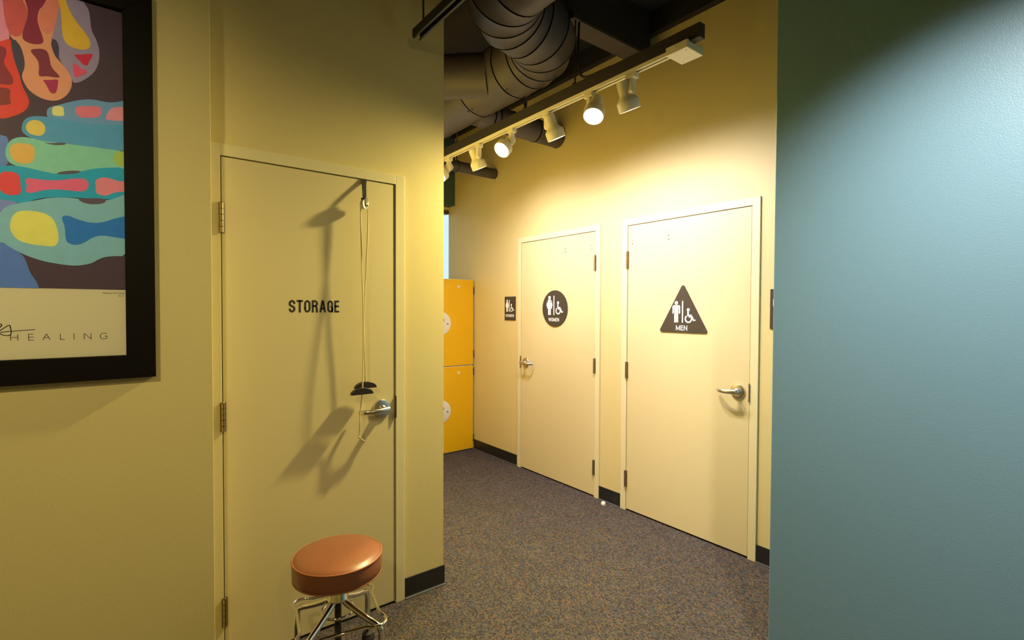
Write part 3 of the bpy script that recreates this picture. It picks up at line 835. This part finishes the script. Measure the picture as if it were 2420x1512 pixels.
for ch in list(sheet.children):
    ch.location = (0, 0, 0)
bx('glass', 'glass', (IX0 - 0.004, IX1 + 0.004, 2.1335, 2.1355, IZ0 - 0.004, IZ1 + 0.004), pf).location = neg

# ------------------------------------------------------------------ swivel stool
st = thing('swivel_stool', 'brown vinyl swivel stool with chrome frame in front of the storage door', 'stool', (0.653, 1.94, 0))
prof = [(0.150, 0.409), (0.160, 0.411), (0.1655, 0.417), (0.1675, 0.440), (0.1668, 0.465), (0.1655, 0.482), (0.160, 0.488), (0.140, 0.4945), (0.10, 0.500), (0.05, 0.5025), (0.004, 0.503)]
seat = MB().lathe(prof, 64).build('seat_cushion', 'leather', st, True)
for z, r in ((0.4835, 0.1655), (0.4145, 0.1635)):
    MB().tube([(r * math.cos(a), r * math.sin(a), z) for a in [2 * math.pi * k / 72 for k in range(72)]], 0.0034, 8, closed=True).build('piping', 'piping', seat, True)
bx('seat_plate', 'black', (-0.07, 0.07, -0.07, 0.07, 0.405, 0.411), st)
MB().lathe([(0.036, 0.409), (0.037, 0.406), (0.037, 0.318), (0.040, 0.314), (0.040, 0.310), (0.034, 0.305)], 36).build('hub_collar', 'chrome', st, True)
pr = []
for k in range(40):
    z = 0.31 - k * 0.0055
    pr += [(0.0115 if k % 2 else 0.0135, z)]
MB().lathe(pr, 18).build('screw_post', 'rubber', st, True)
A0 = math.radians(34)
for k in range(4):
    a = A0 + k * math.pi / 2
    ca, sa = math.cos(a), math.sin(a)
    pth = smooth_path([(r * ca, r * sa, z) for r, z in ((0.020, 0.318), (0.033, 0.300), (0.062, 0.286), (0.115, 0.262), (0.168, 0.243), (0.192, 0.232), (0.196, 0.205), (0.197, 0.150), (0.197, 0.082))], 2)
    leg = MB().tube(pth, 0.0115, 14).build('leg', 'chrome', st, True)
    MB().lathe([(0.0125, 0.076), (0.0135, 0.080), (0.0135, 0.088), (0.0125, 0.090)], 18, 'z', (0.197 * ca, 0.197 * sa, 0)).build('leg_collar', 'steel', leg, True)
    cmb = MB().lathe([(0.005, 0.050), (0.005, 0.078)], 10, 'z', (0.197 * ca, 0.197 * sa, 0))
    ox, oy = 0.208 * ca, 0.208 * sa
    cmb.lathe([(0.018, 0.046), (0.024, 0.040), (0.026, 0.028), (0.022, 0.050), (0.010, 0.056)], 16, 'z', (0.199 * ca, 0.199 * sa, 0))
    cas = cmb.build('caster', 'rubber', leg, True)
    for s in (-1, 1):
        w_ = MB().lathe([(0.018, -0.006), (0.0205, -0.003), (0.0205, 0.003), (0.018, 0.006)], 20, 'y').build('caster_wheel', 'rubber', leg, True)
        w_.location = (ox - s * sa * 0.010, oy + s * ca * 0.010, 0.0205); w_.rotation_euler = (0, 0, a)
ring = []
for k in range(4):
    a = A0 + k * math.pi / 2
    for q in (-17, -12, -7, -2.5, 2.5, 7, 12, 17):
        t_ = math.radians(q)
        rr = 0.210 - 0.00016 * q * q
        ring.append((rr * math.cos(a + t_), rr * math.sin(a + t_), 0.2545))
MB().tube([v for v in ring], 0.0062, 10, closed=True).build('foot_ring', 'chrome', st, True)
MB().tube([(0.060 * math.cos(a), 0.060 * math.sin(a), 0.262) for a in [2 * math.pi * k / 40 for k in range(40)]], 0.0056, 10, closed=True).build('brace_ring', 'chrome', st, True)

# ------------------------------------------------------------------ shoulder pulley hung over the storage door
pu = thing('over_door_pulley', 'rope pulley exerciser with black handles hanging on the storage door', 'pulley', (0.886, S, 1.9))
pn = (-0.886, -S, -1.9)
mb = MB()
rows = [(2.0405, 0.0135, 0.002), (2.030, 0.0125, 0.006), (2.015, 0.0100, 0.014), (1.99, 0.0092, 0.026), (1.965, 0.0088, 0.036), (1.943, 0.0085, 0.042)]
vs = []
for z, hw, off in rows:
    for dx in (-hw, hw):
        px = 0.885 - 0.30 * off
        vs += [(px + dx, S - off, z), (px + dx, S - off - 0.003, z)]
fs = []
for i in range(len(rows) - 1):
    b = 4 * i
    fs += [(b + 1, b + 3, b + 7, b + 5), (b, b + 4, b + 6, b + 2), (b, b + 1, b + 5, b + 4), (b + 2, b + 6, b + 7, b + 3)]
fs += [(0, 2, 3, 1), (len(vs) - 4, len(vs) - 3, len(vs) - 1, len(vs) - 2)]
mb.add(vs, fs).build('strap', 'strap', pu, loc=pn)
PY = S - 0.046
wa = math.radians(-32)
wheel = MB().lathe([(0.012, -0.0085), (0.0225, -0.008), (0.0225, -0.006), (0.0165, -0.002), (0.0165, 0.002), (0.0225, 0.006), (0.0225, 0.008), (0.012, 0.0085)], 30, 'y').build('pulley_wheel', 'white', pu, True, loc=(-0.015, PY - S, 0.018))
wheel.rotation_euler = (0, 0, -wa)
br = MB().prism(chaikin([(-0.008, 0.030), (0.008, 0.030), (0.0095, -0.004), (0.0, -0.012), (-0.0095, -0.004)], 1), -0.0120, -0.0095)
br.prism(chaikin([(-0.008, 0.030), (0.008, 0.030), (0.0095, -0.004), (0.0, -0.012), (-0.0095, -0.004)], 1), 0.0095, 0.0120)
br.box(-0.008, 0.008, -0.012, 0.012, 0.0235, 0.030)
bro = br.build('bracket', 'black', pu, loc=(-0.015, PY - S, 0.018)); bro.rotation_euler = (0, 0, -wa)
MB().lathe([(0.0042, -0.0120), (0.0036, -0.0142), (0.0015, -0.0148)], 12, 'y').build('rivet', 'gold', bro, True)
YL, YU = S - 0.064, S - 0.040
rl = [(0.856, PY + 0.008, 1.918), (0.857, PY + 0.006, 1.75), (0.861, YL + 0.008, 1.45), (0.858, YL, 1.25), (0.853, YL, 1.085), (0.851, YL, 1.062), (0.849, YL + 0.005, 1.03), (0.848, S - 0.046, 0.963), (0.846, S - 0.046, 0.91), (0.844, S - 0.046, 0.861)]
rr_ = [(0.885, PY - 0.008, 1.918), (0.883, PY - 0.006, 1.75), (0.868, YU - 0.004, 1.45), (0.872, YU, 1.25), (0.877, YU, 1.097)]
MB().tube(smooth_path(rl, 2), 0.0029, 8).build('rope', 'rope', pu, True, loc=pn)
MB().tube(smooth_path(rr_, 2), 0.0029, 8).build('rope', 'rope', pu, True, loc=pn)
arc_pts = [(-0.015 + 0.0175 * math.cos(math.radians(a)) * math.cos(-wa), 0.0175 * math.cos(math.radians(a)) * math.sin(-wa) + PY - S, 0.018 + 0.0175 * math.sin(math.radians(a))) for a in range(0, 181, 15)]
MB().tube(arc_pts, 0.0029, 8).build('rope', 'rope', pu, True)
MB().ball((0.8440, S - 0.046, 0.858), 0.0055, 10, 6).build('knot', 'rope', pu, True, loc=pn)
MB().ball((0.8480, S - 0.046, 0.963), 0.0048, 10, 6).build('knot', 'rope', pu, True, loc=pn)
MB().tube([(0.845, S - 0.046, 0.857), (0.854, S - 0.046, 0.848), (0.866, S - 0.047, 0.837)], [0.0022, 0.0024, 0.0032], 8).build('rope_tail', 'rope', pu, True, loc=pn)


def grip(cx, cy, z):
    out = [(-0.052, 0.002), (-0.050, 0.0), (0.050, 0.0), (0.052, 0.002), (0.050, 0.006)] + [(0.052 * math.cos(math.radians(a)) * (0.97), 0.004 + 0.026 * math.sin(math.radians(a)) ** 1.15) for a in range(20, 161, 10)] + [(-0.050, 0.006)]
    MB().prism([(cx + x, z + zz) for x, zz in out], cy - 0.011, cy + 0.011).build('grip_handle', 'darkwood', pu, True, bevel=0.004, loc=pn)


grip(0.850, YL, 1.056)
grip(0.876, YU, 1.079)

# ------------------------------------------------------------------ lighting track
TX = 2.06
TZ = 2.646
tr = thing('lighting_track', 'white lighting track under a dark hanging strut along the restroom wall', 'track', (TX, 1.26, TZ))
tn = (-TX, -1.26, -TZ)
TY0, TY1 = 1.262, 4.66
mb = MB().box(TX - 0.0205, TX + 0.0205, TY0, TY1, TZ + 0.0185, TZ + 0.084)
mb.build('strut', 'strut', tr, bevel=0.002, loc=tn)
bx('strut_slot', 'seam', (TX - 0.0215, TX + 0.0215, TY0 + 0.02, TY0 + 0.10, TZ + 0.030, TZ + 0.036), tr).location = tn
mb = MB().box(TX - 0.018, TX + 0.018, TY0 + 0.12, TY1, TZ + 0.010, TZ + 0.0185)
for a, b in ((-0.018, -0.0075), (0.0075, 0.018)):
    mb.box(TX + a, TX + b, TY0 + 0.12, TY1, TZ, TZ + 0.010)
mb.build('track_rail', 'track', tr, loc=tn)
bx('track_groove', 'groove', (TX - 0.0075, TX + 0.0075, TY0 + 0.12, TY1, TZ + 0.006, TZ + 0.010), tr).location = tn
jb = bx('junction_box', 'track', (2.022, 2.154, 1.314, 1.428, TZ - 0.012, TZ + 0.026), tr, bevel=0.003); jb.location = tn
for x, y in ((2.045, 1.335), (2.135, 1.405)):
    MB().lathe([(0.004, TZ - 0.013), (0.004, TZ - 0.0115)], 10, 'z', (x, y, 0)).build('screw', 'brass', jb, True)
MB().box(2.0205, 2.0222, 1.375, 1.415, TZ + 0.004, TZ + 0.020).build('box_switch', 'white', jb)
for k, (y, z1) in enumerate(((2.062, 3.138), (2.512, DECK), (3.347, DECK))):
    MB().tube([(TX, y, TZ + 0.08), (TX, y, z1)], 0.0050, 10).build('hanger_rod', 'cable', tr, True, loc=tn)
    MB().box(TX - 0.012, TX + 0.012, y - 0.010, y + 0.010, TZ + 0.084, TZ + 0.098).build('rod_bracket', 'cable', tr, loc=tn)
MB().tube([(TX + 0.010 * math.cos(a), 2.512, TZ + 0.125 + 0.026 * math.sin(a)) for a in [2 * math.pi * k / 20 for k in range(20)]], 0.0045, 8, closed=True).build('cable_hook', 'cable', tr, True, loc=tn)
bx('beam_clamp', 'cable', (TX - 0.03, TX + 0.03, 2.045, 2.125, 3.10, 3.1375), tr, bevel=0.003).location = tn

n = 130
base = smooth_path([(2.115, 2.085, 3.135), (2.105, 2.080, 3.06), (2.078, 2.055, 2.93), (2.068, 2.040, 2.83), (2.062, 2.02, 2.765), (2.062, 1.965, 2.742), (2.062, 1.88, 2.740), (2.062, 1.80, 2.738)], 4)
cum = [0]
for i in range(1, len(base)): cum.append(cum[-1] + (base[i] - base[i - 1]).length)
pts = []
for k in range(n):
    s_ = cum[-1] * k / (n - 1)
    i = max(j for j in range(len(base)) if cum[j] <= s_ + 1e-9)
    i = min(i, len(base) - 2)
    f_ = (s_ - cum[i]) / max(cum[i + 1] - cum[i], 1e-9)
    pts.append(base[i].lerp(base[i + 1], f_))
co = MB().tube(pts, [0.0078 if k % 2 else 0.0062 for k in range(n)], 10).build('flexible_conduit', 'cable', None, True)
tag(co, 'black ribbed flexible conduit hanging from the ceiling beam to the lighting track', 'conduit')


def xform(mb, mtx):
    mb.v = [tuple(mtx @ Vector(p)) for p in mb.v]
    return mb


def track_lamp(label, y, aim, side, color, watts):
    """side: the head sits beside the arm along y"""
    t = thing('track_lamp', label, 'lamp', (TX, y, TZ), group='lamps on the lighting track')
    bx('adapter', 'lamp', (-0.019, 0.019, -0.030, 0.030, -0.026, -0.0003), t, bevel=0.003)
    arm = [(-0.017, -0.024), (0.017, -0.024), (0.017, -0.085)] + [(0.017 * math.cos(math.radians(a)), -0.085 + 0.017 * math.sin(math.radians(a))) for a in range(-15, -180, -15)] + [(-0.017, -0.085)]
    MB().prism(arm, -0.013, 0.013).build('swivel_arm', 'lamp', t, bevel=0.004)
    aim = Vector(aim).normalized()
    q = aim.to_track_quat('Z', 'X')
    piv = Vector((0, side * 0.043, -0.082))
    mtx = Matrix.Translation(piv) @ q.to_matrix().to_4x4()
    hd = xform(MB().lathe([(0.024, -0.060), (0.0315, -0.057), (0.0330, -0.050), (0.0335, 0.010), (0.040, 0.020), (0.0550, 0.036), (0.0575, 0.042), (0.0575, 0.082), (0.0555, 0.086), (0.052, 0.086), (0.0515, 0.079), (0.004, 0.078)], 36), mtx).build('lamp_head', 'lamp', t, True)
    xform(MB().lathe([(0.0505, 0.0785), (0.050, 0.083), (0.030, 0.0845), (0.002, 0.085)], 32), mtx).build('lens', 'glow', hd, True)
    xform(MB().tube([(0.0545 * math.cos(a), 0.0545 * math.sin(a), 0.086) for a in [2 * math.pi * k / 40 for k in range(40)]], 0.0022, 8, closed=True), mtx).build('rim', 'lamp', hd, True)
    MB().lathe([(0.010, 0.0), (0.010, 1.0)], 14, 'y', (0, 0, 0)).build('pivot', 'lamp', t, True, loc=(0, side * 0.012, -0.082)).scale = (1, side * 0.022, 1)
    src = Vector((TX, y, TZ)) + piv + aim * 0.092
    spot('track_lamp_light', src, src + aim, watts, 154 if color is WASH else 146, 1.0, 0.045, color)
    return t


AW = (0.50, 0.0, -0.86)
track_lamp('white track lamp aimed at the wall, nearest to the junction box', 1.653, (0.42, -0.02, -0.90), 1, WASH, SPOT_W)
track_lamp('glowing white track lamp facing the viewer, second from the junction box', 1.945, (-0.46, -0.24, -0.85), -1, WARM, FACE_W)
track_lamp('white track lamp aimed at the wall in front of the round branch duct', 2.300, (0.43, -0.06, -0.90), -1, WASH, SPOT_W)
track_lamp('glowing white track lamp facing left, fourth from the junction box', 2.653, (-0.66, -0.12, -0.66), 1, WARM, FACE_W * 0.42)
track_lamp('white track lamp aimed at the wall, above the narrow capped pipe', 3.044, (0.43, -0.03, -0.90), 1, WASH, SPOT_W)
track_lamp('glowing white track lamp beside the storage wall corner', 3.468, (-0.66, -0.05, -0.66), 1, WARM, FACE_W * 0.42)

# second strut, above the storage door
s2 = thing('hanging_strut', 'dark hanging strut channel ending above the storage wall', 'strut', (1.11, 2.17, 2.722))
mb = MB().box(-0.0205, 0.0205, -4.4, 0, 0.036, 0.041)
mb.box(-0.0205, -0.0175, -4.4, 0, 0, 0.036); mb.box(0.0175, 0.0205, -4.4, 0, 0, 0.036)
mb.box(-0.0175, -0.010, -4.4, 0, 0, 0.003); mb.box(0.010, 0.0175, -4.4, 0, 0, 0.003)
mb.build('channel', 'strut', s2)
for y in (-0.07, -1.8, -3.6):
    MB().tube([(0, y, 0.04), (0, y, DECK - 2.722)], 0.0048, 10).build('hanger_rod', 'cable', s2, True)

# ------------------------------------------------------------------ ducts
DX, DZ, DR, BR_ = 1.90, 2.92, 0.176, 0.26
Y1 = 2.263


def duct_rings(P, r, seg, closed=False):
    n = len(P); T = []
    for i in range(n):
        a = P[max(i - 1, 0)]; b = P[min(i + 1, n - 1)]
        T.append((b - a).normalized())
    rings = []
    for i in range(n):
        side = T[i].cross(Vector((0, 0, 1))).normalized()
        seg_dir = (P[min(i + 1, n - 1)] - P[min(i, n - 2)]).normalized()
        k = 1 / max(abs(T[i].dot(seg_dir)), 0.5)
        rings.append([P[i] + side * (r * k * math.cos(2 * math.pi * j / seg)) + Vector((0, 0, 1)) * (r * math.sin(2 * math.pi * j / seg)) for j in range(seg)])
    return rings


def make_duct(name, label, P, r, names, base, seg=44, gap=0.0055):
    P = [Vector(p) for p in P]
    t = thing(name, label, 'duct', base)
    ng = tuple(-c for c in base)
    rings = duct_rings(P, r, seg); inner = duct_rings(P, r - 0.006, seg)
    for i in range(len(P) - 1):
        d_ = (P[i + 1] - P[i]).normalized() * gap
        a = [v + d_ for v in rings[i]]; b = [v - d_ for v in rings[i + 1]]
        lip = 1 + 0.004 / r
        ca, cb = P[i] + d_, P[i + 1] - d_
        w_ = min(0.012, (P[i + 1] - P[i]).length * 0.2)
        a2 = [v + d_.normalized() * w_ for v in a]; b2 = [v - d_.normalized() * w_ for v in b]
        mb = MB()
        vs = [ca + (v - ca) * lip for v in a] + a2 + b2 + [cb + (v - cb) * lip for v in b]
        fs = []
        for q in range(3):
            for j in range(seg):
                j2 = (j + 1) % seg
                fs.append((q * seg + j, q * seg + j2, (q + 1) * seg + j2, (q + 1) * seg + j))
        mb.add(vs, fs).build(names[i], 'duct', t, True, loc=ng)
    mb = MB(); vs = [v for rg in inner for v in rg]; fs = []
    for q in range(len(P) - 1):
        for j in range(seg):
            j2 = (j + 1) % seg
            fs.append((q * seg + j, q * seg + j2, (q + 1) * seg + j2, (q + 1) * seg + j))
    mb.add(vs, fs).build('seam_sleeve', 'seam', t, True, loc=ng)
    return t


P = [(DX, 4.66, DZ), (DX, 3.98, DZ), (DX, 3.36, DZ), (DX, 2.80, DZ), (DX, 2.42, DZ)]
nm = ['duct_section'] * 4
for k in range(5):
    a = math.radians(-90 * k / 4)
    P.append((DX - BR_ + BR_ * math.cos(a), Y1 + BR_ * math.sin(a), DZ)); nm.append('elbow_gore')
nm[4] = 'duct_section'
for k in range(1, 5):
    a = math.radians(90 + 90 * k / 4)
    P.append((DX - BR_ + BR_ * math.cos(a), Y1 - 2 * BR_ + BR_ * math.sin(a), DZ)); nm.append('elbow_gore')
for y in (1.45, 0.6, -0.6, -2.39):
    P.append((DX - 2 * BR_, y, DZ)); nm.append('duct_section')
duct = make_duct('round_duct', 'large brown-grey round duct with gored elbows above the corridor', P, DR, nm, (DX, 2.26, DZ))
dn = (-DX, -2.26, -DZ)
for y in (3.955, 4.005, 3.335, 3.385, 2.775, 2.825, 2.40):
    for a in (-70, -25, -115):
        ra = math.radians(a)
        MB().ball((DX + DR * math.cos(ra), y, DZ + DR * math.sin(ra)), 0.0055, 8, 4).build('screw', 'seam', duct, True, loc=dn)
for y in (1.50, 1.40):
    for a in (-70, -40, -110):
        ra = math.radians(a)
        MB().ball((DX - 2 * BR_ + DR * math.cos(ra), y, DZ + DR * math.sin(ra)), 0.0055, 8, 4).build('screw', 'seam', duct, True, loc=dn)
    
wy = make_duct('side_duct', 'dark side duct leaving the large duct towards the storage wall', [(DX - 0.08, 2.575, 2.905), (1.45, 2.930, 2.905)], 0.13, ['duct_section'], (1.6, 2.8, 2.905))
bd = make_duct('branch_duct', 'narrow round branch duct running from the large duct into the restroom wall',
               [(DX + 0.10, 3.05, 2.869), (2.16, 3.05, 2.869), (2.21, 3.05, 2.869), (2.36, 3.05, 2.869), (2.60, 3.05, 2.869), (2.853, 3.05, 2.869)], 0.0875,
               ['duct_collar', 'duct_collar', 'duct_section', 'duct_section', 'duct_section'], (2.4, 3.05, 2.869), 32)
pp = thing('capped_pipe', 'narrow dark pipe hung below the ducts and ending in the restroom wall', 'pipe', (2.2, 3.935, 2.75))
MB().tube([(-0.09, 0, 0), (0.652, 0, 0)], 0.048, 24).build('pipe', 'duct', pp, True)
for x in (0.22,):
    MB().tube([(x, 0.051 * math.cos(a), 0.051 * math.sin(a)) for a in [2 * math.pi * k / 24 for k in range(24)]], 0.005, 8, closed=True).build('pipe_clamp', 'cable', pp, True)
    MB().tube([(x, 0, 0.05), (x, 0, DECK - 2.75)], 0.005, 8).build('hanger_rod', 'cable', pp, True)

# ------------------------------------------------------------------ small cap on the carpet
cp = MB().lathe([(0.0165, 0.0), (0.0175, 0.004), (0.0165, 0.014), (0.012, 0.022), (0.007, 0.025), (0.0065, 0.018), (0.002, 0.0165)], 20).build('floor_cap', 'white', None, True)
cp.location = (2.79, 2.469, 0.0)
tag(cp, 'small white rounded cap lying on the carpet between the restroom doors', 'cap')
